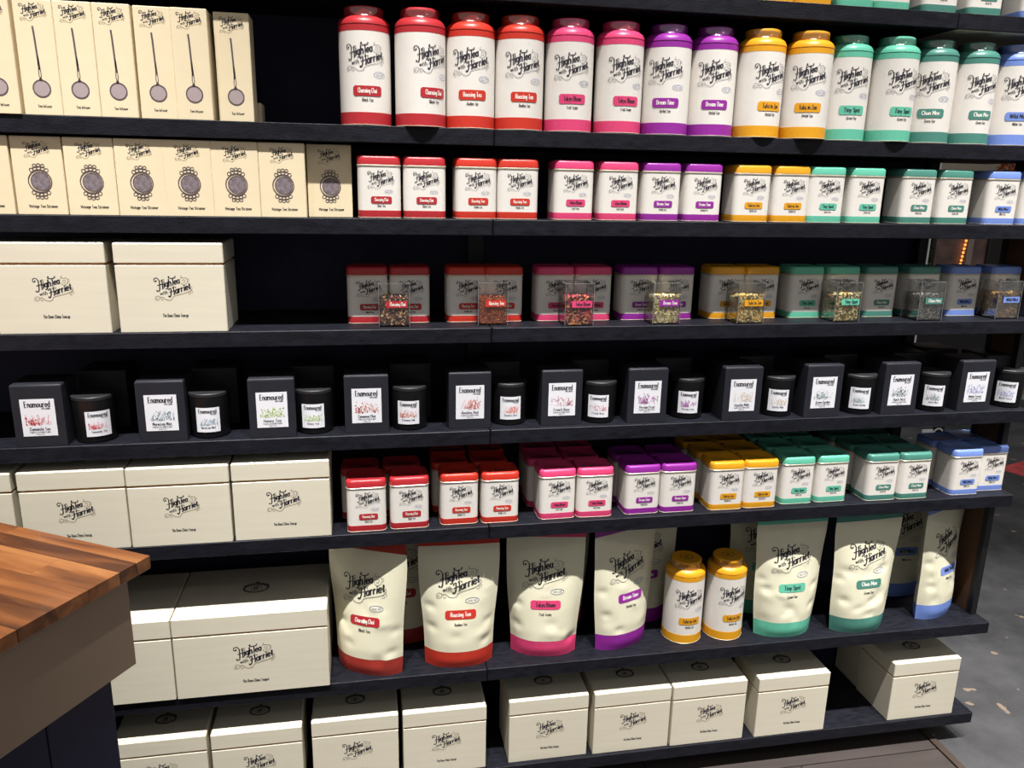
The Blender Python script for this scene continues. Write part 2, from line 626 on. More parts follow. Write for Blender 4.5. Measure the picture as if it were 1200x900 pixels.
def tea_print(root, tea, fn, key, ls, lx, lz, pw, ph, px, pz, cz, sx, sz, sw):
    """logo, stamp, coloured name plaque with lettering, small caption"""
    col, inkc, nm, cap, _ = TEA[tea]
    a, b = logo_meshes(ls, shifted(fn(0.0005), lx, lz), key)
    lg = ob('logo', a, M_INK, root)
    ob('logo_scrollwork', b, M_SCROLLG, lg)
    ob('stamp', stamp(sw, sw * 0.42, shifted(fn(0.0005), sx, sz), key + '_stamp'), M_STAMP, root)
    pl = ob('name_label', plaque(pw, ph, shifted(fn(0.0005), px, pz), key + '_plaque'), MATS['tin_' + tea], root)
    ob('lettering', word(nm, ph * 0.46, shifted(fn(0.0010), px, pz), key + '_name_' + tea, 1.9, fit=pw * 0.66), M_WHITEINK if inkc == 'w' else M_INK, pl)
    ob('caption', word('- ' + cap + ' -', ph * 0.3, shifted(fn(0.0005), px, cz), key + '_cap_' + tea, fit=pw * 0.5), M_INK, root)


# ------------------------------------------------------------------ floor and far setting
FZ = -0.10
fl = ob('floor', MB().box(-4, 9, -5, 8, FZ - 0.05, FZ).mesh('floor'), M_FLOOR)
fl['kind'] = 'structure'
fb = ob('floor', MB().box(-3.0, 1.373, -3.0, 0.7, FZ, FZ + 0.001).mesh('floor_underlay'), M_POST)
fb['kind'] = 'structure'
pm = MB().box(0, 0.896, 0, 0.146, 0, 0.004).mesh('plank')
for r in range(8):
    for c in range(3):
        ob('plank', pm, M_VINYL, fb, (-1.326 + c * 0.9 - (0.45 if r % 2 else 0), -0.62 + r * 0.15, FZ + 0.001))
hm = MB().box(0, 0.446, 0, 0.146, 0, 0.004).mesh('plank')
for r in range(1, 8, 2):
    ob('plank', hm, M_VINYL, fb, (0.924, -0.62 + r * 0.15, FZ + 0.001))
tr = ob('trim_1', MB().box(1.374, 1.396, -3.0, 0.7, FZ, FZ + 0.008).mesh('floor_trim'), M_TRIM)
tr['kind'] = 'structure'
wb = ob('wall_back', MB().box(-3, 9, 5.2, 5.3, FZ, 4.0).mesh('hall_wall'), mat('hall_wall_paint', rgb(40, 36, 36), 0.7))
wb['kind'] = 'structure'

# ------------------------------------------------------------------ shelving unit
Z = [1.9380, 1.6445, 1.4508, 1.2047, 0.9559, 0.7072, 0.3054, 0.0]
TH, DEP, XE, XL = 0.035, 0.30, 1.4948, -1.75
unit = thing('shelving_unit', 'long black open shelving unit with eight boards filled with tea tins and boxes', 'shelf', (0, 0, FZ))


def board(x0, x1, z):
    w = x1 - x0
    o = ob('shelf_board', rprism(w, DEP, [(0.0012, -TH), (0, -TH + 0.0012), (0, -0.0015), (0.0015, 0)], 0.002, 1).mesh('shelf_board'), M_SHELF, unit,
           ((x0 + x1) / 2, DEP / 2, z - FZ))
    return o


for i, z in enumerate(Z):
    board(XL, -0.0008, z)
    if i == 0:
        board(0.0008, 1.1000, z)
        board(1.1016, XE, z)
    else:
        board(0.0008, XE, z)
ob('back_panel', MB().box(XL, -0.002, DEP, DEP + 0.012, 0, 2.42).mesh('back_panel'), M_BACK, unit)
ob('back_panel', MB().box(0.002, 1.305, DEP, DEP + 0.012, 0, 2.42).mesh('back_panel'), M_BACK, unit)
ob('upright', MB().box(1.290, 1.318, DEP - 0.03, DEP - 0.001, 0.0, 2.42).mesh('upright'), M_POST, unit)
ob('upright', MB().box(-0.02, 0.02, DEP - 0.025, DEP - 0.001, 0.0, 2.42).mesh('upright'), M_POST, unit)
ob('upright', MB().box(1.470, 1.488, 0.048, 0.066, Z[6] - FZ, 2.3).mesh('end_post'), M_POST, unit)
ob('upright', MB().box(1.470, 1.488, 0.150, 0.168, Z[6] - FZ, 2.3).mesh('end_post'), M_POST, unit)
sp = ob('side_panel', MB().box(1.474, 1.484, 0.066, 0.150, Z[6] - FZ, 2.3).mesh('side_panel'), M_BROWN, unit)
ob('underside_lining', MB().box(1.104, XE - 0.002, 0.004, DEP - 0.004, 0, 0.001).mesh('lining'), mat('beige_lining', rgb(196, 186, 168), 0.7), unit, (0, 0, Z[0] - TH - FZ - 0.0012))
sp['label'] = 'brown plywood strip between the black end posts'


# ------------------------------------------------------------------ small square tins
TW, TD, TTH = 0.094, 0.080, 0.133


def small_tin(tea, xr, yf, z, label, group, detail=True, rot=0.0):
    t = thing('tea_tin', label, 'tin', (xr - TW / 2, yf + TD / 2, z), rot, group)
    c = MATS['tin_' + tea]
    ob('base_band', cached('st_base', lambda: rprism(TW, TD, [(0.0022, 0), (0.0006, 0.001), (0.0002, 0.003), (0.0002, 0.017)], 0.014).mesh('st_base', 40)), c, t)
    ob('base_seam', cached('st_seam', lambda: rprism(TW + 0.0008, TD + 0.0008, [(0.001, 0.0006), (0, 0.0012), (0, 0.0022), (0.001, 0.0028)], 0.014).mesh('st_seam', 40)), M_RIM, t)
    ob('body', cached('st_body', lambda: rprism(TW, TD, [(0.0004, 0.017), (0.0004, 0.110)], 0.014).mesh('st_body', 40)), M_TINW, t)
    ob('rim', cached('st_rim', lambda: rprism(TW + 0.002, TD + 0.002, [(0.002, 0.109), (0.0, 0.111), (0.0, 0.113), (0.002, 0.115)], 0.015).mesh('st_rim', 40)), M_RIM, t)
    ob('lid', cached('st_lid', lambda: rprism(TW + 0.001, TD + 0.001, [(0, 0.1145), (0, 0.127), (0.0012, 0.130), (0.004, 0.1325), (0.0065, TTH), (0.0075, TTH - 0.001)], 0.015).mesh('st_lid', 50)), c, t)
    if detail:
        fn = lambda e: (lambda x, q: (x, -TD / 2 - e, q))
        tea_print(t, tea, fn, 'st', 0.060, 0.003, 0.082, 0.045, 0.0150, 0.004, 0.0395, 0.027, 0.020, 0.058, 0.017)
    return t


ORDER = ['darkred', 'scarlet', 'pink', 'purple', 'yellow', 'mint', 'teal', 'blue']
SIDE = ['left', 'right']
# topmost shelf: only the feet of the tins show
for tea, xr, s in (('yellow', 0.689, 0), ('yellow', 0.782, 1), ('mint', 0.888, 0), ('mint', 0.982, 1), ('teal', 1.106, 0), ('teal', 1.226, 1), ('blue', 1.372, 0)):
    small_tin(tea, xr, 0.012, Z[0], '%s square tea tin cut off by the top picture edge%s' % (TEA[tea][4], '' if tea == 'blue' else ', %s of its pair' % SIDE[s]),
              'square tins on the topmost shelf')
# second shelf
XR2 = [-0.203, -0.104, 0.010, 0.106, 0.235, 0.342, 0.446, 0.549, 0.674, 0.775, 0.869, 0.976, 1.117, 1.221, 1.358, 1.462]
for i, xr in enumerate(XR2):
    tea = ORDER[i // 2]
    small_tin(tea, xr, 0.010, Z[2], '%s square tea tin below the tall round tins, %s of its pair' % (TEA[tea][4], SIDE[i % 2]), 'square tins below the tall tins',
              rot=random.uniform(-0.02, 0.02))
# third shelf, set back behind the sample jars
XR3 = [-0.234, -0.136, -0.002, 0.088, 0.216, 0.311, 0.430, 0.526, 0.663, 0.757, 0.882, 0.985, 1.096, 1.222, 1.345, 1.470]
for i, xr in enumerate(XR3):
    tea = ORDER[i // 2]
    small_tin(tea, xr, 0.076, Z[3], '%s square tea tin behind the clear sample jars, %s of its pair' % (TEA[tea][4], SIDE[i % 2]), 'square tins behind the sample jars')
# fifth shelf, front row and rows behind
XR5 = [-0.250, -0.147, -0.024, 0.078, 0.224, 0.323, 0.449, 0.547, 0.679, 0.776, 0.888, 0.989, 1.133, 1.231, 1.396, 1.493]
Y5 = [0.010, 0.013, 0.020, 0.016, 0.018, 0.016, 0.018, 0.016, 0.012, 0.013, 0.024, 0.024, 0.014, 0.012, 0.018, 0.036]
for i, xr in enumerate(XR5):
    tea = ORDER[i // 2]
    small_tin(tea, xr, Y5[i], Z[5], '%s square tea tin in the front row above the pouches, %s of its pair' % (TEA[tea][4], SIDE[i % 2]), 'square tins in front above the pouches',
              rot=random.uniform(-0.02, 0.02))
    if i != 15:
        small_tin(tea, xr - (0.014 if i < 6 else 0.004), Y5[i] + 0.084, Z[5], '%s square tea tin in the second row above the pouches, %s of its pair' % (TEA[tea][4], SIDE[i % 2]),
                  'square tins in the second row above the pouches')
    else:
        small_tin(tea, xr - 0.006, Y5[i] + 0.083, Z[5], '%s square tea tin in the second row above the pouches, %s of its pair' % (TEA[tea][4], SIDE[i % 2]),
                  'square tins in the second row above the pouches')
    if tea in ('pink', 'yellow', 'mint', 'teal', 'scarlet'):
        small_tin(tea, xr - 0.010, Y5[i] + 0.168, Z[5], '%s square tea tin in the rearmost row above the pouches, %s of its pair' % (TEA[tea][4], SIDE[i % 2]),
                  'square tins in the rearmost row above the pouches')


# ------------------------------------------------------------------ tall round tins
RT = 0.0545


def tall_tin(tea, x, y, z, rotdeg, label, group):
    t = thing('round_tea_tin', label, 'tin', (x, y, z), math.radians(rotdeg), group)
    c = MATS['tin_' + tea]
    ob('base_band', cached('rt_base', lambda: lathe([(RT - 0.002, 0), (RT, 0.002), (RT, 0.0265)]).mesh('rt_base', 40)), c, t)
    ob('base_seam', cached('rt_seam', lambda: lathe([(RT - 0.001, 0.0004), (RT + 0.0006, 0.001), (RT + 0.0006, 0.002), (RT - 0.001, 0.003)]).mesh('rt_seam', 40)), M_RIM, t)
    ob('body', cached('rt_body', lambda: lathe([(RT - 0.0003, 0.0265), (RT - 0.0003, 0.187)]).mesh('rt_body', 40)), M_TINW, t)
    ob('shoulder', cached('rt_sh', lambda: lathe([(RT, 0.187), (RT, 0.1985), (RT - 0.0015, 0.1988), (RT - 0.0015, 0.2005), (RT + 0.0003, 0.2008), (RT - 0.0002, 0.2045),
                                                  (RT - 0.002, 0.209), (RT - 0.0055, 0.2135), (RT - 0.010, 0.2165), (RT - 0.013, 0.218)]).mesh('rt_sh', 40)), c, t)
    cap = ob('cap', cached('rt_cap', lambda: lathe([(0.0405, 0.2175), (0.0415, 0.2185), (0.0415, 0.2325), (0.0405, 0.2355), (0.038, 0.237), (0.034, 0.2362)]).mesh('rt_cap', 40)), c, t)

    def em():
        k = Ink()
        k.ring(0, 0, 0.017, 0.0018, 0.014, 24)
        k.text('H', 0, -0.006, 0.012, 2)
        mb = MB()
        mb.v = [(a, b, 0.2366) for a, b in k.v]
        mb.f = k.f
        return mb.mesh('rt_emblem')
    ob('emblem', cached('rt_emblem', em), M_INK, cap)
    ob('shrink_seal', cached('rt_seal', lambda: lathe([(0.0450, 0.2165), (0.0425, 0.2195), (0.0422, 0.226), (0.0424, 0.2335)], 40, False, False).mesh('rt_seal', 40)), M_SHRINK, t)
    fn = lambda e: wrap(RT + e)
    tea_print(t, tea, fn, 'rt', 0.087, 0.0, 0.135, 0.062, 0.0205, 0.004, 0.069, 0.051, 0.031, 0.102, 0.026)
    return t


TALL = [('darkred', -0.274, .055, 0), ('darkred', -0.157, .040, 28), ('scarlet', -0.047, .055, 2), ('scarlet', 0.063, .055, 10), ('pink', 0.177, .056, 7), ('pink', 0.294, .056, 18),
        ('purple', 0.408, .056, -2), ('purple', 0.520, .056, 8), ('yellow', 0.634, .046, 30), ('yellow', 0.750, .038, 6), ('mint', 0.865, .060, 20), ('mint', 0.978, .044, 32),
        ('teal', 1.092, .056, 6), ('teal', 1.205, .056, 33), ('blue', 1.318, .056, 26), ('blue', 1.430, .056, 10)]
for i, (tea, x, y, d) in enumerate(TALL):
    az = math.degrees(math.atan2(-0.29127 - x, -(-1.793 - y)))     # how far the tin was turned towards the aisle
    tall_tin(tea, x, y, Z[1], az + d, 'tall round %s tea tin on the upper shelf, %s of its pair' % (TEA[tea][4], SIDE[i % 2]), 'tall round tins on the upper shelf')
tall_tin('yellow', 0.566, 0.085, Z[6], -26 + 22, 'tall round yellow tea tin among the pouches, left of its pair', 'tall round tins among the pouches')
tall_tin('yellow', 0.688, 0.083, Z[6], -28 + 30, 'tall round yellow tea tin among the pouches, right of its pair', 'tall round tins among the pouches')


# ------------------------------------------------------------------ cartons with printed tools
def carton(w, d, h):
    return lambda: rprism(w, d, [(0.0008, 0), (0, 0.0008), (0, h - 0.001), (0.001, h)], 0.0012, 1).mesh('carton')


def flatfn(d):
    return lambda e: (lambda x, q: (x, -d / 2 - e, q))


IW, ID, IH = 0.0695, 0.068, 0.211
SWD, SD, SH = 0.0945, 0.055, 0.153


def infuser(xr, yf, label, rot=0.0):
    t = thing('infuser_carton', label, 'box', (xr - IW / 2, yf + ID / 2, Z[1]), rot, 'tall cream infuser cartons')
    ob('carton_body', cached('inf_body', carton(IW, ID, IH)), M_CARTON, t)
    ob('top_flap', cached('inf_flap', lambda: MB().box(-IW / 2 + 0.001, IW / 2 - 0.001, -ID / 2 + 0.001, ID / 2 - 0.002, IH, IH + 0.0006).mesh('flap')), M_CARTON, t)
    fn = flatfn(ID)(0.0004)
    a, b = logo_meshes(0.050, shifted(fn, 0, 0.188), 'inf')
    lg = ob('logo', a, M_INK, t)
    ob('logo_scrollwork', b, M_SCROLL, lg)
    k = Ink()
    k.ribbon([(-0.003, 0.163), (-0.002, 0.150), (0.0005, 0.085)], 0.0034, 1)
    k.ribbon([(0.0005, 0.110), (-0.0015, 0.075), (0.0008, 0.066)], 0.0014, 1)
    k.ribbon([(0.0005, 0.110), (0.0028, 0.075), (0.0008, 0.066)], 0.0014, 1)
    k.ring(0.001, 0.0665, 0.0022, 0.0014)
    k.ring(0.001, 0.0495, 0.0155, 0.0024, n=28)
    p = ob('infuser_drawing', k.flat('inf_draw', ID / 2 + 0.0006), M_MAUVED, t)
    k2 = Ink()
    k2.disc(0.001, 0.0495, 0.0150, n=28)
    ob('drawing_tone', k2.flat('inf_tone', ID / 2 + 0.0003), M_MAUVE, p)
    ob('caption', word('Tea Infuser', 0.0048, shifted(fn, 0.003, 0.0165), 'inf_cap', fit=0.026), M_INK, t)


INF = [(-0.941, -0.004, 0), (-0.867, 0.003, 0), (-0.7965, 0.002, 0), (-0.7262, 0.002, 0), (-0.6535, 0.009, 0.01), (-0.5835, 0.006, 0), (-0.506, 0.030, 0)]
IL = ['leftmost of the tall cream infuser cartons, cut by the picture edge', 'second tall cream infuser carton from the left, upper shelf', 'third tall cream infuser carton from the left, upper shelf',
      'fourth tall cream infuser carton from the left, upper shelf', 'fifth tall cream infuser carton from the left, upper shelf', 'sixth tall cream infuser carton from the left, upper shelf',
      'tall cream infuser carton at the right end of its row, standing back in shadow']
for (xr, yf, r), l in zip(INF, IL):
    infuser(xr, yf, l, r)
t = thing('small_carton', 'small cream carton half hidden behind the rightmost tall infuser carton', 'box', (-0.545, 0.150, Z[1]), 0)
ob('carton_body', rprism(0.09, 0.06, [(0.0008, 0), (0, 0.0008), (0, 0.045), (0.001, 0.046)], 0.0012, 1).mesh('small_carton'), M_CARTON, t)
ob('top_flap', MB().box(-0.044, 0.044, -0.029, 0.028, 0.046, 0.0466).mesh('flap'), M_CARTON, t)


def strainer(xr, yf, label, rot=0.0):
    t = thing('strainer_carton', label, 'box', (xr - SWD / 2, yf + 0.009 + SD / 2, Z[2]), rot, 'cream strainer cartons')
    ob('carton_body', cached('str_body', carton(SWD, SD, SH)), M_CARTON, t)
    ob('top_flap', cached('str_flap', lambda: MB().box(-SWD / 2 + 0.001, SWD / 2 - 0.001, -SD / 2 + 0.001, SD / 2 - 0.002, SH, SH + 0.0006).mesh('flap')), M_CARTON, t)
    fn = flatfn(SD)(0.0004)
    a, b = logo_meshes(0.050, shifted(fn, 0.0, 0.128), 'str')
    lg = ob('logo', a, M_INK, t)
    ob('logo_scrollwork', b, M_SCROLL, lg)
    k = Ink()
    cz = 0.066
    k.ring(0.001, cz, 0.0215, 0.0022, n=32)
    k.ring(0.002, cz, 0.0178, 0.0014, n=28)
    for sgn in (1, -1):
        for j in range(5):
            a_ = math.radians(90 * sgn + (j - 2) * 16)
            k.ring(0.001 + 0.0262 * math.cos(a_), cz + 0.0262 * math.sin(a_), 0.0036, 0.0013, n=10)
        for j in range(3):
            a_ = math.radians(90 * sgn + (j - 1) * 14)
            k.ring(0.001 + 0.0315 * math.cos(a_), cz + 0.0315 * math.sin(a_), 0.0034, 0.0013, n=10)
    p = ob('strainer_drawing', k.flat('str_draw', SD / 2 + 0.0006), M_MAUVED, t)
    k2 = Ink()
    k2.disc(0.002, cz, 0.0178, n=28)
    ob('drawing_tone', k2.flat('str_tone', SD / 2 + 0.0003), mat('strainer_tone_ink', rgb(128, 116, 122), 0.6, var=0.35, scale=140), p)
    ob('caption', word('Vintage Tea Strainer', 0.0056, shifted(fn, 0.002, 0.0165), 'str_cap', fit=0.056), M_INK, t)


STR = [(-0.980, 0.002), (-0.882, 0.004), (-0.784, 0.001), (-0.688, 0.000), (-0.595, 0.000), (-0.501, 0.001), (-0.406, 0.002), (-0.309, 0.028)]
SL = ['leftmost cream strainer carton, mostly outside the picture', 'second cream strainer carton from the left', 'third cream strainer carton from the left',
      'fourth cream strainer carton from the left', 'fifth cream strainer carton from the left', 'sixth cream strainer carton from the left', 'seventh cream strainer carton from the left',
      'rightmost cream strainer carton, set back beside the dark red square tin']
for (xr, yf), l in zip(STR, SL):
    strainer(xr, yf, l)


# ------------------------------------------------------------------ keepsake boxes
def keepsake(xc, yf, z, size, label, group, rot=0.0):
    W, D, H, lid = {'cup': (0.219, 0.155, 0.191, 0.038), 'pot': (0.359, 0.240, 0.215, 0.043)}[size]
    t = thing('keepsake_box', label, 'box', (xc, yf + D / 2, z), rot, group)
    hb = H - lid
    ob('box_body', cached('kb_body' + size, lambda: rprism(W, D, [(0.001, 0), (0, 0.001), (0, hb - 0.0105), (0.0012, hb - 0.0093)], 0.0015, 1).mesh('kb_body')), M_CREAM, t)
    ob('inner_neck', cached('kb_neck' + size, lambda: rprism(W - 0.0075, D - 0.0075, [(0, hb - 0.010), (0, hb + 0.004)], 0.001, 1).mesh('kb_neck')), M_NECK, t)
    ld = ob('lid', cached('kb_lid' + size, lambda: rprism(W + 0.001, D + 0.001, [(0.001, hb - 0.0042), (0, hb - 0.0035), (0, H - 0.003), (0.0028, H)], 0.0015, 1).mesh('kb_lid')), M_CREAM, t)

    def em():
        k = Ink()
        s = 1.0 if size == 'cup' else 1.25
        k.ring(0, 0, 0.024 * s, 0.0034 * s, 0.0165 * s, 32)
        k.ring(0, 0, 0.020 * s, 0.0008 * s, 0.0130 * s, 32)
        for j in range(-5, 6):
            a_ = math.radians(90 + j * 12)
            k.disc(0.0275 * s * math.cos(a_), 0.0200 * s * math.sin(a_), 0.0022 * s, n=8)
        k.disc(0, 0.0245 * s, 0.0042 * s, 0.0025 * s)
        k.ring(-0.004 * s, 0, 0.007 * s, 0.001 * s, 0.0075 * s, 14)
        k.ring(0.005 * s, 0, 0.006 * s, 0.001 * s, 0.0085 * s, 14)
        k.text('H', 0, -0.0065 * s, 0.013 * s, 1.6, 0.25)
        mb = MB()
        oy = 0.0 if size == 'cup' else 0.005
        mb.v = [(a, b + oy, H + 0.0004) for a, b in k.v]
        mb.f = k.f
        return mb.mesh('kb_emblem')
    ob('emblem', cached('kb_em' + size, em), M_INK, ld)
    fn = flatfn(D)(0.0004)
    ls, lz, cz, cs = (0.080, 0.094, 0.036, 0.0068) if size == 'cup' else (0.100, 0.100, 0.034, 0.0075)
    a, b = logo_meshes(ls, shifted(fn, 0.003, lz), 'kb' + size)
    lg = ob('logo', a, M_INK, t)
    ob('logo_scrollwork', b, M_SCROLL, lg)
    ob('caption', word('The Bone China Teacup' if size == 'cup' else 'The Bone China Teapot', cs, shifted(fn, 0.004, cz), 'kb_cap' + size, fit=0.052 if size == 'cup' else 0.062), M_INK, t)


keepsake(-0.694, 0.006, Z[3], 'cup', 'cream lidded keepsake box with empty dark shelf to its right', 'cream boxes beside the sample jars')
keepsake(-0.930, 0.006, Z[3], 'cup', 'cream lidded keepsake box at left edge, next to shelf end of sample jars', 'cream boxes beside the sample jars')
keepsake(-1.170, 0.003, Z[5], 'cup', 'cream keepsake box at the far left edge above the wooden counter', 'cream boxes above the counter')
keepsake(-0.938, 0.003, Z[5], 'cup', 'cream keepsake box whose caption the wooden counter partly hides', 'cream boxes above the counter')
keepsake(-0.715, 0.001, Z[5], 'cup', 'cream keepsake box in the middle of three, above the counter corner', 'cream boxes above the counter')
keepsake(-0.490, 0.003, Z[5], 'cup', 'cream keepsake box directly left of the front dark red square tins', 'cream boxes above the counter')
keepsake(-0.5785, -0.006, Z[6], 'pot', 'widest cream keepsake box with dark oval crest, beside the red pouch', 'wide cream boxes')
keepsake(-0.941, -0.006, Z[6], 'pot', 'wide cream keepsake box half hidden behind the counter', 'wide cream boxes')
for x, y, l in ((-0.814, 0.004, 'leftmost cream keepsake box on the bottom shelf, beside the navy counter'), (-0.5835, 0.001, 'second cream keepsake box from the left on the bottom shelf'),
                (-0.341, 0.010, 'third cream keepsake box from the left on the bottom shelf'), (-0.1095, 0.008, 'fourth bottom-shelf keepsake box, just left of the shelf joint'),
                (0.173, 0.013, 'fifth bottom-shelf keepsake box, just right of the shelf joint'), (0.409, 0.009, 'sixth bottom-shelf keepsake box, below the purple pouch'),
                (0.634, 0.006, 'seventh bottom-shelf keepsake box, below the yellow round tins'), (0.888, 0.003, 'eighth bottom-shelf keepsake box, left of the gap'),
                (1.318, 0.008, 'cream keepsake box standing alone at the right end of the bottom shelf')):
    keepsake(x, y, Z[7], 'cup', l, 'cream boxes on the bottom shelf')
t = thing('keepsake_box', 'cream keepsake box in shadow behind the rightmost bottom-shelf box', 'box', (1.320, 0.229, Z[7]), 0, 'cream boxes on the bottom shelf')
ob('box_body', rprism(0.212, 0.12, [(0.001, 0), (0, 0.001), (0, 0.150), (0.0018, 0.152)], 0.0015, 1).mesh('kb_back'), M_CREAM, t)
ob('lid', rprism(0.212, 0.12, [(0.001, 0.1535), (0, 0.155), (0, 0.187), (0.0028, 0.190)], 0.0015, 1).mesh('kb_backlid'), M_CREAM, t)
ob('inner_neck', rprism(0.203, 0.111, [(0, 0.151), (0, 0.156)], 0.001, 1).mesh('kb_backneck'), M_NECK, t)

# ------------------------------------------------------------------ candle boxes and candles
CW, CD, CH = 0.102, 0.098, 0.139
CANDLE = [  # ink colour, name, seed, style
    (rgb(214, 80, 84), 'Camomile Tea', 'coral red flower', 1), (rgb(150, 172, 186), 'Moroccan Mint', 'pale blue leaf', 2), (rgb(176, 204, 90), 'Honey Tea', 'lime green plant', 3),
    (rgb(206, 92, 58), 'Cinnamon Chai', 'rust cinnamon', 4), (rgb(226, 104, 78), 'Rooibos Red', 'orange sprig', 5), (rgb(224, 160, 170), 'French Rose', 'pale pink blossom', 6),
    (rgb(176, 92, 168), 'Persian Fruit', 'purple lavender', 7), (rgb(226, 208, 186), 'Vanilla Milk', 'pale sand petal', 8), (rgb(160, 182, 178), 'Green Garden', 'grey green garden', 9),
    (rgb(122, 140, 144), 'Dark Mist', 'dark grey leaf mound', 10), (rgb(166, 172, 218), 'Winter Forest', 'pale lilac flower', 11)]


def drawing(style, w, h):
    rnd = random.Random(style * 31)
    k = Ink()
    cl = [(rnd.uniform(-0.4, 0.4), rnd.uniform(0.15, 0.5)) for _ in range(4)]
    for j in range(70):
        cx, hh = cl[j % 4]
        x = max(-0.48, min(0.48, cx + rnd.gauss(0, 0.15))) * w
        z = (-0.42 + rnd.random() ** 1.4 * (0.35 + hh)) * h
        a = rnd.uniform(0, 3.14)
        s = rnd.uniform(0.015, 0.048) * w
        k.disc(x, z, s, s * rnd.uniform(0.25, 0.5), 6, a)
    for j in range(10):
        x = rnd.uniform(-0.42, 0.42) * w
        dx = rnd.uniform(-0.18, 0.18) * w
        k.ribbon([(x, -0.38 * h), (x + dx * 0.4, -0.12 * h), (x + dx, rnd.uniform(-0.05, 0.30) * h)], w * 0.011, 1)
    for j in range(6):
        x, z = rnd.uniform(-0.4, 0.4) * w, rnd.uniform(-0.38, -0.2) * h
        k.ring(x, z, rnd.uniform(0.03, 0.07) * w, w * 0.010, n=10)
    return k


def label_print(root, i, fn, w, h, zc, key, small):
    col, nm, _, st = CANDLE[i]
    n = 8
    lab = ob('label', plaque(w, h, shifted(fn(0.0006), 0, zc), key + '_paper', n, False), M_PAPER, root)
    A = fn(0.0011)

    def mk():
        k = Ink()
        k.text('Enamoured', 0, h * 0.29, h * 0.15, 1.8, fit=w * 0.76)
        k.text('with candle', w * 0.24, h * 0.225, h * 0.055, 1.6, fit=w * 0.26)
        return k
    if key + '_head' not in MESH:
        k = mk()
        k.map(key + '_head', shifted(A, 0, zc))
    ob('lettering', MESH[key + '_head'], M_INK, lab)
    k = Ink()
    k.text(nm, 0, -h * 0.345, h * 0.08, 1.7, fit=w * 0.6)
    if not small:
        k.text('fragrant soy candle in glass', 0, -h * 0.405, h * 0.04, 1.5, fit=w * 0.62)
        k.text('large size', 0, -h * 0.46, h * 0.035, 1.5, fit=w * 0.3)
    ob('lettering', k.map('%s_nm%d' % (key, i), shifted(A, 0, zc)), M_INK, lab)
    d = drawing(st, w * 0.78, h * 0.40)
    ob('drawing', d.map('%s_dr%d' % (key, i), shifted(A, 0, zc - h * 0.03)), mat('candle_ink_%d' % i, col, 0.6), lab)


CB = [(-0.987, 0.005, 0.02), (-0.739, 0.012, 0), (-0.503, 0.008, 0.03), (-0.290, 0.018, 0), (-0.047, 0.021, 0), (0.179, 0.020, 0), (0.398, 0.016, -0.02), (0.647, 0.006, -0.02), (0.872, 0.007, 0), (1.095, 0.008, 0), (1.327, 0.014, 0.01)]
CN = [(-0.889, 0.010), (-0.645, 0.013), (-0.411, 0.016), (-0.189, 0.018), (0.056, 0.028), (0.284, 0.018), (0.522, 0.026), (0.768, 0.016), (1.000, 0.010), (1.220, 0.010), (1.464, 0.019)]
CROT = [6, -8, -6, -3, 8, 2, 10, 12, 14, 18, 8]
RC = 0.0445
for i in range(11):
    what = CANDLE[i][2]
    x, yf, r = CB[i]
    t = thing('candle_box', 'charcoal candle box with %s drawing on its white label' % what, 'box', (x, yf + CD / 2, Z[4]), r, 'charcoal candle boxes in the front row')
    ob('box_body', cached('cb_body', lambda: rprism(CW, CD, [(0.001, 0), (0, 0.001), (0, CH - 0.005)], 0.0018, 2).mesh('cb_body', 40)), M_CBOX, t)
    ob('top_flap', cached('cb_top', lambda: rprism(CW, CD, [(0, CH - 0.005), (0.0004, CH - 0.0025), (0.0025, CH)], 0.0018, 2).mesh('cb_top', 60)), M_CBOX, t)
    label_print(t, i, flatfn(CD), 0.068, 0.083, 0.066, 'cb', False)
    x, yf = CN[i]
    az = math.atan2(-0.29127 - x, 1.793 + yf)
    t = thing('candle', 'black glass candle with %s drawing on its small label' % what, 'candle', (x, yf + RC, Z[4]), az + math.radians(CROT[i]), 'black glass candles')
    ob('glass', cached('cn_glass', lambda: lathe([(RC - 0.006, 0), (RC - 0.003, 0.002), (RC - 0.002, 0.006), (RC, 0.096), (RC - 0.0025, 0.0965), (RC - 0.0035, 0.090)], 40, True, False).mesh('cn_glass', 40)), M_CJAR, t)
    ob('lid', cached('cn_lid', lambda: lathe([(RC - 0.004, 0.091), (RC - 0.0032, 0.0968), (RC + 0.0004, 0.0972), (RC + 0.0004, 0.1035), (RC - 0.0015, 0.1055), (0.001, 0.1058)]).mesh('cn_lid', 40)), M_WAX, t)
    label_print(t, i, lambda e: wrap(RC - 0.0006 + e), 0.053, 0.057, 0.045, 'cn', True)
# spare boxes at the back of the candle shelf
for i, xr in enumerate([-0.838, -0.592, -0.366, -0.131, 0.095, 0.330, 0.557, 0.793, 1.042, 1.267, 1.395, 1.470]):
    yf = 0.130
    lab = 'plain charcoal candle box standing in shadow behind the %s candle' % (CANDLE[min(i, 9)][2])
    if i == 10:
        yf, lab = 0.165, 'plain charcoal candle box at the back, second from the right shelf end'
    if i == 11:
        yf, xr, lab = 0.066, 1.494, 'plain charcoal candle box behind the rightmost candle, at the shelf end'
    if i == 9:
        xr = 1.255
    t = thing('candle_box', lab, 'box', (xr - CW / 2 - (0.012 if i == 10 else 0), yf + CD / 2, Z[4]), 0, 'charcoal candle boxes in the back row')
    ob('box_body', MESH['cb_body'], M_CBOX, t)
    ob('top_flap', MESH['cb_top'], M_CBOX, t)

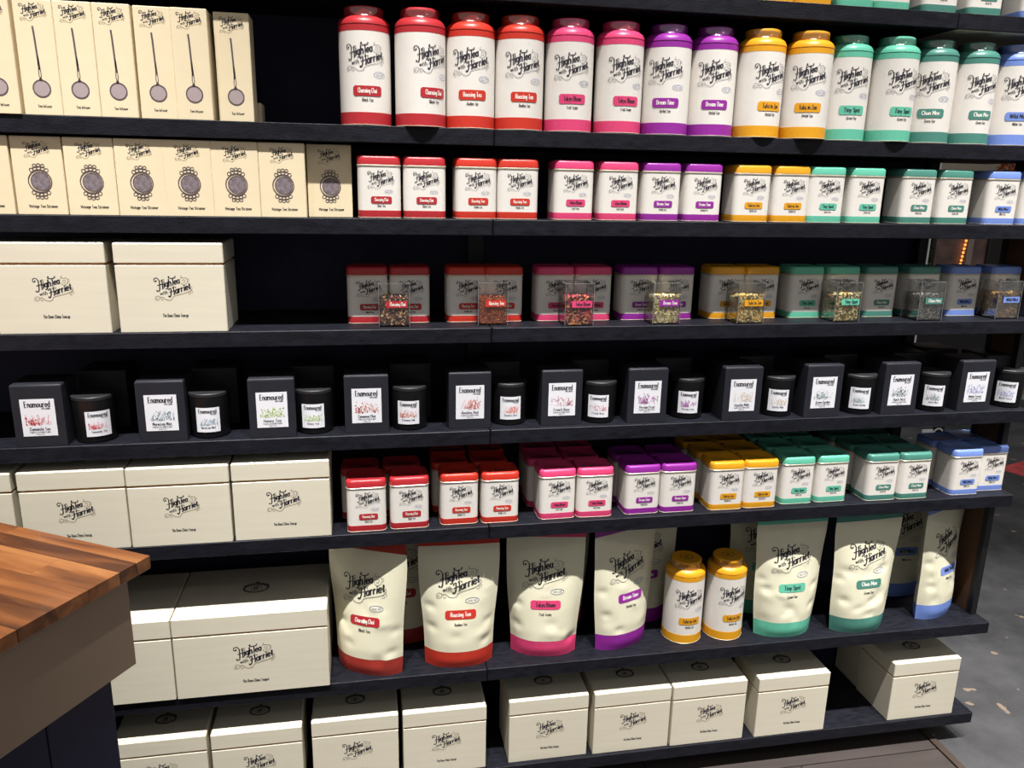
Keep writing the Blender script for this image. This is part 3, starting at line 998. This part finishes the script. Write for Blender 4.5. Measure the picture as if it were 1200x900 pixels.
# ------------------------------------------------------------------ acrylic sample jars with loose tea
JW, JD, JH = 0.070, 0.066, 0.100
FILL = {  # colours of the mix
    'darkred': [(58, 40, 40), (96, 60, 54), (232, 196, 140), (34, 26, 30), (150, 80, 60)], 'scarlet': [(150, 74, 44), (184, 96, 56), (120, 56, 36), (206, 122, 76)],
    'pink': [(88, 30, 44), (120, 40, 56), (220, 150, 90), (60, 22, 34), (190, 70, 80)], 'purple': [(222, 206, 150), (196, 176, 110), (240, 226, 180), (140, 120, 80), (120, 90, 110)],
    'yellow': [(214, 190, 130), (120, 96, 60), (90, 80, 50), (236, 212, 150), (200, 150, 60)], 'mint': [(206, 190, 120), (90, 90, 50), (60, 66, 40), (160, 110, 60), (226, 214, 170)],
    'teal': [(72, 72, 70), (50, 52, 50), (120, 118, 112), (150, 148, 140)], 'blue': [(70, 46, 34), (100, 66, 40), (226, 170, 70), (44, 32, 28), (150, 96, 50)]}
JX = [-0.222, 0.008, 0.211, 0.431, 0.647, 0.912, 1.151, 1.390]
JY = [0.030, 0.034, 0.009, 0.014, 0.006, 0.010, 0.012, 0.022]


def jar_mesh():
    w, d, h, q = JW / 2, JD / 2, JH, 0.0022
    mb = MB()
    mb.box(-w, w, -d, d, 0, 0.003)
    mb.box(-w, w, -d, -d + q, 0.003, h)
    mb.box(-w, w, d - q, d, 0.003, h)
    mb.box(-w, -w + q, -d + q, d - q, 0.003, h)
    mb.box(w - q, w, -d + q, d - q, 0.003, h)
    return mb.mesh('jar_walls')


for i, tea in enumerate(ORDER):
    t = thing('sample_jar', 'open clear acrylic sample jar with %s label' % TEA[tea][4], 'jar', (JX[i], JY[i] + JD / 2, Z[3]), 0, 'clear sample jars')
    ob('jar_walls', cached('jar', jar_mesh), M_ACRYL, t)
    edge = MB()
    w, d, h, q = JW / 2, JD / 2, JH, 0.0022
    ob('rim', cached('jar_rim_edge_glint', lambda: MB().box(-w, w, -d, -d + q, h, h + 0.0006).box(-w, w, d - q, d, h, h + 0.0006).box(-w, -w + q, -d + q, d - q, h, h + 0.0006).box(w - q, w, -d + q, d - q, h, h + 0.0006).box(-w - 0.0003, -w + 0.0007, -d - 0.0003, -d + 0.0007, 0.001, h).box(w - 0.0007, w + 0.0003, -d - 0.0003, -d + 0.0007, 0.001, h).box(-w - 0.0003, -w + 0.0007, d - 0.0007, d + 0.0003, 0.001, h).box(w - 0.0007, w + 0.0003, d - 0.0007, d + 0.0003, 0.001, h).mesh('jar_rim_edge_glint')),
       mat('frosted_rim_edge_glint', rgb(128, 130, 134), 0.25), t)  # top rim, plus grey corner strips that paint in the vertical edge highlights
    fn = lambda x, z_: (x, -JD / 2 - 0.0006, z_)
    pl = ob('name_label', plaque(0.049, 0.0155, shifted(fn, 0.006, 0.052), 'jar_plaque', 4, False), MATS['tin_' + tea], t)
    fn2 = lambda x, z_: (x, -JD / 2 - 0.0011, z_)
    ob('lettering', word(TEA[tea][2], 0.0085, shifted(fn2, 0.008, 0.052), 'jar_name_' + tea, 1.9, fit=0.036), M_WHITEINK if TEA[tea][1] == 'w' else M_INK, pl)
    # the loose tea
    rnd = random.Random(100 + i)
    cols = FILL[tea]
    me = bpy.data.meshes.new('loose_tea')
    V, F, MI = [], [], []
    hw, hd, fh = JW / 2 - 0.0040, JD / 2 - 0.0040, 0.064
    s0 = 0.0034 if tea == 'scarlet' else (0.0042 if tea == 'teal' else 0.0088)
    nfl = 1500 if tea in ('scarlet', 'teal') else 800

    def flake(x, y, z_, c, s):
        ax = Vector((rnd.uniform(-1, 1), rnd.uniform(-1, 1), rnd.uniform(-1, 1))).normalized()
        R = Matrix.Rotation(rnd.uniform(0, 6.28), 3, ax)
        l, w_, h_ = s * rnd.uniform(0.5, 1.1), s * rnd.uniform(0.25, 0.5), s * rnd.uniform(0.15, 0.4)
        n = len(V)
        for p in ((-l, 0, 0), (l, 0, 0), (0, w_, 0), (0, -w_, 0), (0, 0, h_), (0, 0, -h_)):
            q_ = R @ Vector(p)
            V.append((min(max(x + q_.x, -hw - 0.0012), hw + 0.0012), min(max(y + q_.y, -hd - 0.0012), hd + 0.0012), max(z_ + q_.z, 0.0032)))
        for f in ((0, 2, 4), (2, 1, 4), (1, 3, 4), (3, 0, 4), (2, 0, 5), (1, 2, 5), (3, 1, 5), (0, 3, 5)):
            F.append(tuple(n + a for a in f))
            MI.append(c)
    # core
    n = len(V)
    cw, cd = hw - 0.002, hd - 0.002
    V += [(-cw, -cd, 0.0035), (cw, -cd, 0.0035), (cw, cd, 0.0035), (-cw, cd, 0.0035), (-cw, -cd, fh - 0.004), (cw, -cd, fh - 0.004), (cw, cd, fh - 0.004), (-cw, cd, fh - 0.004)]
    for f in ((0, 3, 2, 1), (4, 5, 6, 7), (0, 1, 5, 4), (1, 2, 6, 5), (2, 3, 7, 6), (3, 0, 4, 7)):
        F.append(tuple(n + a for a in f))
        MI.append(0)
    for j in range(nfl):
        c = rnd.randrange(len(cols))
        side = rnd.random()
        if side < 0.42:
            p = (rnd.uniform(-hw, hw), -hd, rnd.uniform(0.004, fh))
        elif side < 0.62:
            p = (-hw, rnd.uniform(-hd, hd), rnd.uniform(0.004, fh))
        elif side < 0.74:
            p = (hw, rnd.uniform(-hd, hd), rnd.uniform(0.004, fh))
        else:
            p = (rnd.uniform(-hw, hw), rnd.uniform(-hd, hd), fh + rnd.uniform(-0.004, 0.004))
        flake(p[0], p[1], p[2], c, s0)
    me.from_pydata(V, [], F)
    for j, c in enumerate(cols):
        me.materials.append(mat('tea_flake_%d_%d_%d' % c, rgb(*[min(255, int(q * 1.12 + 8)) for q in c]), 0.6))
    me.polygons.foreach_set('material_index', MI)
    me.update()
    o = bpy.data.objects.new('loose_tea', me)
    COL.objects.link(o)
    o.location = (JX[i], JY[i] + JD / 2, Z[3])
    tag(o, 'loose tea leaves filling the clear jar with the %s label' % TEA[tea][4], 'loose tea', 'loose tea in the sample jars', 'stuff')

# ------------------------------------------------------------------ stand-up pouches
PH = 0.358
TPR = [(0, .036), (.06, .0415), (.2, .041), (.4, .033), (.6, .022), (.8, .0095), (.92, .0028), (1, .0016)]


def pouch_fn(seed):
    rnd = random.Random(seed)
    dents = [(rnd.uniform(-0.8, 0.8), rnd.uniform(0.12, 0.62), rnd.uniform(0.10, 0.25), rnd.uniform(0.02, 0.05), rnd.uniform(-0.0050, 0.0035), rnd.uniform(-0.8, 0.8)) for _ in range(12)]
    dents += [(s * rnd.uniform(0.70, 0.85), rnd.uniform(0.12, 0.5), 0.12, 0.028, -0.006, s * 0.4) for s in (-1, 1, 1, -1)]

    def W(v):
        return 0.087 + 0.018 * min(v * 1.2, 1) + 0.0015 * math.sin(v * 9 + seed)

    def T(v):
        for (a, ta), (b, tb) in zip(TPR, TPR[1:]):
            if v <= b:
                s = (v - a) / (b - a)
                return ta + (tb - ta) * s
        return TPR[-1][1]

    def y(u, v):
        g = max(0.0, 1 - (abs(u) / 0.97) ** 2.4) ** 0.75
        t = T(v) * g
        for du, dv, su, sv, am, sk in dents:
            q = ((u - du) / su) ** 2 + ((v - dv - sk * 0.12 * (u - du)) / sv) ** 2
            if q < 6:
                t += am * math.exp(-q) * g ** 0.4 * min(1, v * 8) * (1 if v < .85 else 0)
        return -max(t, 0.0008)
    return W, y


def pouch(tea, x, yc, rotdeg, label, seed, back=False, tilt=0.0, group='tea pouches in the front row'):
    t = thing('tea_pouch', label, 'pouch', (x, yc, Z[6]), math.radians(rotdeg), group)
    W, y = pouch_fn(seed)
    nu, V0, V1 = 28, 0.132, 0.925

    def strip(vs, name, bottom=False):
        mb = MB()
        for v in vs:
            ring = []
            for i in range(nu + 1):
                u = -1 + 2 * i / nu
                ring.append((u * W(v), y(u, v), v * PH))
            for i in range(nu - 1, 0, -1):
                u = -1 + 2 * i / nu
                ring.append((u * W(v), -y(u, v) * 0.9, v * PH))
            mb.v += ring
        N = 2 * nu
        for k in range(len(vs) - 1):
            for i in range(N):
                j = (i + 1) % N
                mb.f.append((k * N + i, k * N + j, (k + 1) * N + j, (k + 1) * N + i))
        mb.f.append(tuple(reversed(range(N))))
        mb.f.append(tuple((len(vs) - 1) * N + i for i in range(N)))
        return mb.mesh(name, 60)
    ob('base_band', strip([0, 0.012, 0.035, 0.06, 0.085, 0.11, V0], 'pouch_base'), MATS['foil_' + tea], t)
    ob('pouch_body', strip([V0 + (V1 - V0) * k / 40 for k in range(41)], 'pouch_body'), M_POUCH, t)
    ob('top_band', strip([V1, 0.95, 0.975, 1.0], 'pouch_top'), MATS['foil_' + tea], t)

    def fn(e):
        def g(px, pz):
            v = pz / PH
            u = px / W(v)
            return (px, y(max(-1, min(1, u)), v) - e - 0.0004, pz)
        return g
    key = 'po%d' % seed
    tea_print(t, tea, fn, key, 0.122, -0.003, 0.232, 0.080, 0.0245, 0.002, 0.150, 0.124, 0.032, 0.186, 0.035)
    return t


pouch('darkred', -0.298, 0.060, -25, 'dark red and cream tea pouch turned right, beside the widest cream box', 1)
pouch('scarlet', -0.068, 0.056, -2, 'scarlet and cream tea pouch facing forward at the shelf joint', 2)
pouch('pink', 0.163, 0.070, -10, 'pink and cream tea pouch between the scarlet and purple pouches', 3)
pouch('purple', 0.384, 0.078, 21, 'purple and cream tea pouch turned left beside the yellow round tin', 4)
pouch('mint', 0.858, 0.057, 0, 'mint green and cream tea pouch right of the yellow round tins', 5)
pouch('teal', 1.086, 0.046, 3, 'dark teal and cream tea pouch next to the blue pouch', 6)
pouch('blue', 1.366, 0.090, 24, 'periwinkle blue and cream tea pouch turned left at the shelf end', 7)
G2 = 'tea pouches in the back row'
pouch('darkred', -0.215, 0.185, 0, 'dark red tea pouch in shadow behind the dark red front pouch', 8, group=G2)
pouch('pink', 0.215, 0.195, 0, 'pink tea pouch in shadow behind the pink front pouch', 9, group=G2)
pouch('purple', 0.475, 0.190, 0, 'purple tea pouch in shadow behind the purple front pouch', 10, group=G2)
pouch('mint', 0.845, 0.190, 0, 'mint tea pouch in shadow behind the mint front pouch', 11, group=G2)
pouch('blue', 1.330, 0.215, 0, 'blue tea pouch in shadow behind the blue front pouch', 12, group=G2)

# ------------------------------------------------------------------ counter in the left foreground
ctr = thing('service_counter', 'sales counter corner with butcher-block top, taupe apron and navy base', 'counter', (-0.6631, -0.4537, FZ), math.radians(149.23))
TOPZ = 0.90 - FZ
LX, LY = 1.25, 0.76
ct = ob('countertop', MB().box(0.002, LX - 0.002, 0.002, LY - 0.002, TOPZ - 0.0245, TOPZ - 0.021).mesh('countertop'), M_APRON, ctr)
yy = 0.0
rws = [0.030, 0.036, 0.061, 0.060, 0.064, 0.058, 0.062, 0.060, 0.063, 0.061, 0.060, 0.062, 0.083]
rnd = random.Random(5)
for r, w in enumerate(rws):
    xx = 0.0
    first = rnd.uniform(0.12, 0.42)
    while xx < LX - 0.01:
        L = min(first if xx == 0 else rnd.uniform(0.3, 0.5), LX - xx)
        if LX - xx - L < 0.08:
            L = LX - xx
        m = rprism(L - 0.0004, w - 0.0004, [(0.0002, -0.022), (0.0, -0.0005), (0.0004, 0)], 0.0006, 1).mesh('stave')
        ob('stave', m, M_STAVE, ct, (xx + L / 2, yy + w / 2, TOPZ))
        xx += L
    yy += w
ob('apron', MB().box(0.028, LX, 0.028, LY - 0.028, 0.70 - FZ, TOPZ - 0.025).mesh('apron'), M_APRON, ctr)
ob('cabinet_base', MB().box(0.058, LX, 0.058, LY - 0.05, 0, 0.70 - FZ).mesh('cabinet_base'), M_NAVY, ctr)
for k in range(5):
    ob('cladding_board', rprism(0.003, 0.128, [(0, 0.0), (0, 0.799)], 0.0012, 1).mesh('cladding'), M_NAVY, ctr, (0.0565, 0.124 + k * 0.1295, 0.0005))

# ------------------------------------------------------------------ neighbouring stall seen through the gap on the right
hd_ = thing('stall_fascia', 'pale beige fascia board of the neighbouring stall beyond the shelf end', 'sign board', (3.95, 3.25, 1.665), math.radians(-4))
hd_.rotation_euler[1] = -0.08
ob('fascia_board', MB().box(-0.62, 1.6, 0, 0.05, 0.0, 1.3).mesh('fascia'), mat('beige_fascia', rgb(188, 178, 160), 0.7), hd_)
ob('edge_strip', MB().box(-0.62, 1.6, -0.01, 0.06, -0.02, 0.0).mesh('fascia_edge'), M_POST, hd_)
# copper coloured dried bunches below the fascia
rnd = random.Random(9)
M_COP = mat('copper_dried_leaf', rgb(176, 92, 50), 0.5, var=0.5, scale=60)
for k, (bx, w_) in enumerate(((3.98, 'left'), (4.18, 'middle'), (4.38, 'right'))):
    t = thing('dried_bunch', 'copper brown dried leaf bunch under the beige fascia, %s of three' % w_, 'dried leaves', (bx, 3.0, 1.585), 0, 'dried bunches under the fascia')
    mb = MB()
    for j in range(260):
        a, el = rnd.uniform(0, 6.28), rnd.uniform(-1, 1)
        rr = 0.095 * rnd.uniform(0.6, 1)
        c = Vector((rr * math.cos(a) * math.cos(el), 0.6 * rr * math.sin(a) * math.cos(el), 0.075 + 0.075 * math.sin(el)))
        R = Matrix.Rotation(rnd.uniform(0, 6.28), 3, Vector((rnd.uniform(-1, 1), rnd.uniform(-1, 1), rnd.uniform(-1, 1))).normalized())
        s = rnd.uniform(0.012, 0.026)
        mb.add([c + R @ Vector(p) * s for p in ((-1, 0, 0), (0, -.4, .15), (1, 0, 0), (0, .4, .15), (0, 0, -.12))], [(0, 1, 4), (1, 2, 4), (2, 3, 4), (3, 0, 4), (0, 3, 2, 1)])
    ob('leaves', mb.mesh('dried_leaves'), M_COP, t)
    ob('tie', lathe([(0.02, 0.13), (0.016, 0.14), (0.02, 0.15)], 10).mesh('tie'), M_POST, t)
# stall rail, lit picture, hedge panel, white pole
st_ = thing('stall_counter', 'dark counter of the neighbouring stall behind the shelf end', 'counter', (3.85, 3.3, FZ), 0)
ob('counter_front', MB().box(-1.4, 0.62, 0, 0.5, 0, 0.72).mesh('stall_front'), mat('stall_dark_panel', rgb(34, 31, 34), 0.6), st_)
ob('counter_top', MB().box(-1.43, 0.65, -0.03, 0.53, 0.72, 0.75).mesh('stall_top'), M_POST, st_)
pc = thing('framed_picture', 'black framed picture with a glowing orange string on the neighbouring stall', 'picture', (4.0, 3.35, 0.65 + 0.001), 0)
fr = MB().box(-0.25, -0.215, 0, 0.03, 0, 0.80).box(0.215, 0.25, 0, 0.03, 0, 0.80).box(-0.215, 0.215, 0, 0.03, 0, 0.035).box(-0.215, 0.215, 0, 0.03, 0.765, 0.80)
ob('frame', fr.mesh('picture_frame'), M_POST, pc)
ob('picture', MB().box(-0.215, 0.215, 0.012, 0.02, 0.035, 0.765).mesh('picture'), mat('dim_brown_print', rgb(120, 92, 88), 0.4, var=0.5, scale=7), pc)
ob('picture_strip', MB().box(0.055, 0.10, 0.008, 0.012, 0.04, 0.76).mesh('picture_strip'), mat('pale_grey_print', rgb(165, 155, 150), 0.4), pc)
gm = bpy.data.materials.new('orange_glow')
gm.use_nodes = True
gb = gm.node_tree.nodes['Principled BSDF']
gb.inputs['Base Color'].default_value = rgb(255, 150, 60)
gb.inputs['Emission Color'].default_value = rgb(255, 160, 70)
gb.inputs['Emission Strength'].default_value = 1.6
for k in range(9):
    ob('lamp_bead', cached('bead', lambda: lathe([(0.004, -0.010), (0.010, 0), (0.004, 0.010)], 8).mesh('bead')), gm, pc, (0.02 - 0.003 * k, -0.006, 0.53 - 0.028 * k))
hg = thing('hedge_panel', 'narrow dark green leafy panel beside the framed picture', 'plant', (3.70, 3.36, 0.651), 0)
mb = MB()
for j in range(700):
    c = Vector((rnd.uniform(-0.075, 0.075), rnd.uniform(-0.02, 0.01), rnd.uniform(0.02, 0.85)))
    R = Matrix.Rotation(rnd.uniform(0, 6.28), 3, Vector((rnd.uniform(-1, 1), rnd.uniform(-1, 1), rnd.uniform(-1, 1))).normalized())
    s = rnd.uniform(0.010, 0.02)
    mb.add([c + R @ Vector(p) * s for p in ((-1, 0, 0), (0, -.5, .15), (1, 0, 0), (0, .5, .15), (0, 0, -.1))], [(0, 1, 4), (1, 2, 4), (2, 3, 4), (3, 0, 4), (0, 3, 2, 1)])
lv = ob('leaves', mb.mesh('hedge_leaves'), mat('dark_hedge_leaf', rgb(58, 74, 40), 0.5, var=0.6, scale=40), hg)
lv['kind'] = 'stuff'
ob('backing', MB().box(-0.08, 0.08, 0.012, 0.03, 0, 0.86).mesh('hedge_back'), M_POST, hg)
wp = thing('white_pole', 'thin white pole standing left of the leafy panel', 'pole', (3.525, 3.10, FZ), 0)
ob('pole', lathe([(0.012, 0.01), (0.012, 2.2)], 12).mesh('pole'), mat('white_pole_paint', rgb(225, 225, 225), 0.4), wp)
ob('base_plate', lathe([(0.06, 0), (0.06, 0.01)], 16).mesh('pole_base'), M_POST, wp)
tp = ob('floor_tape', MB().box(-0.30, 0.30, -0.13, 0.13, 0, 0.002).mesh('floor_tape'), mat('red_floor_tape', rgb(196, 78, 78), 0.6, var=0.35, scale=14), None, (3.80, 2.12, FZ), 0.35)
tag(tp, 'worn red stripe of floor tape on the concrete', 'floor tape')
sg = thing('sign_card', 'small white card with round dark mark standing on the floor behind blue tins', 'sign', (3.36, 2.62, FZ), 0)
ob('card', MB().box(-0.05, 0.03, 0, 0.008, 0, 0.10).mesh('sign_card'), M_PAPER, sg)
k = Ink()
k.ring(0.07, 0.07, 0.035, 0.010)
ob('round_mark', k.flat('sign_mark', 0.0), M_PAPER, sg)
ob('backing', MB().box(0.03, 0.115, 0.001, 0.008, 0, 0.115).mesh('sign_back'), M_POST, sg)
br = thing('barrier_bar', 'yellow and white striped bar low beyond the right shelf end', 'barrier', (4.95, 3.55, FZ), math.radians(-30))
ob('yellow_band', MB().box(-0.35, 0.5, 0, 0.06, 0.045, 0.09).mesh('yb'), mat('yellow_bar', rgb(236, 178, 40), 0.4), br)
ob('white_band', MB().box(-0.35, 0.5, 0, 0.06, 0.0, 0.045).mesh('wbnd'), mat('white_bar', rgb(222, 222, 218), 0.4), br)
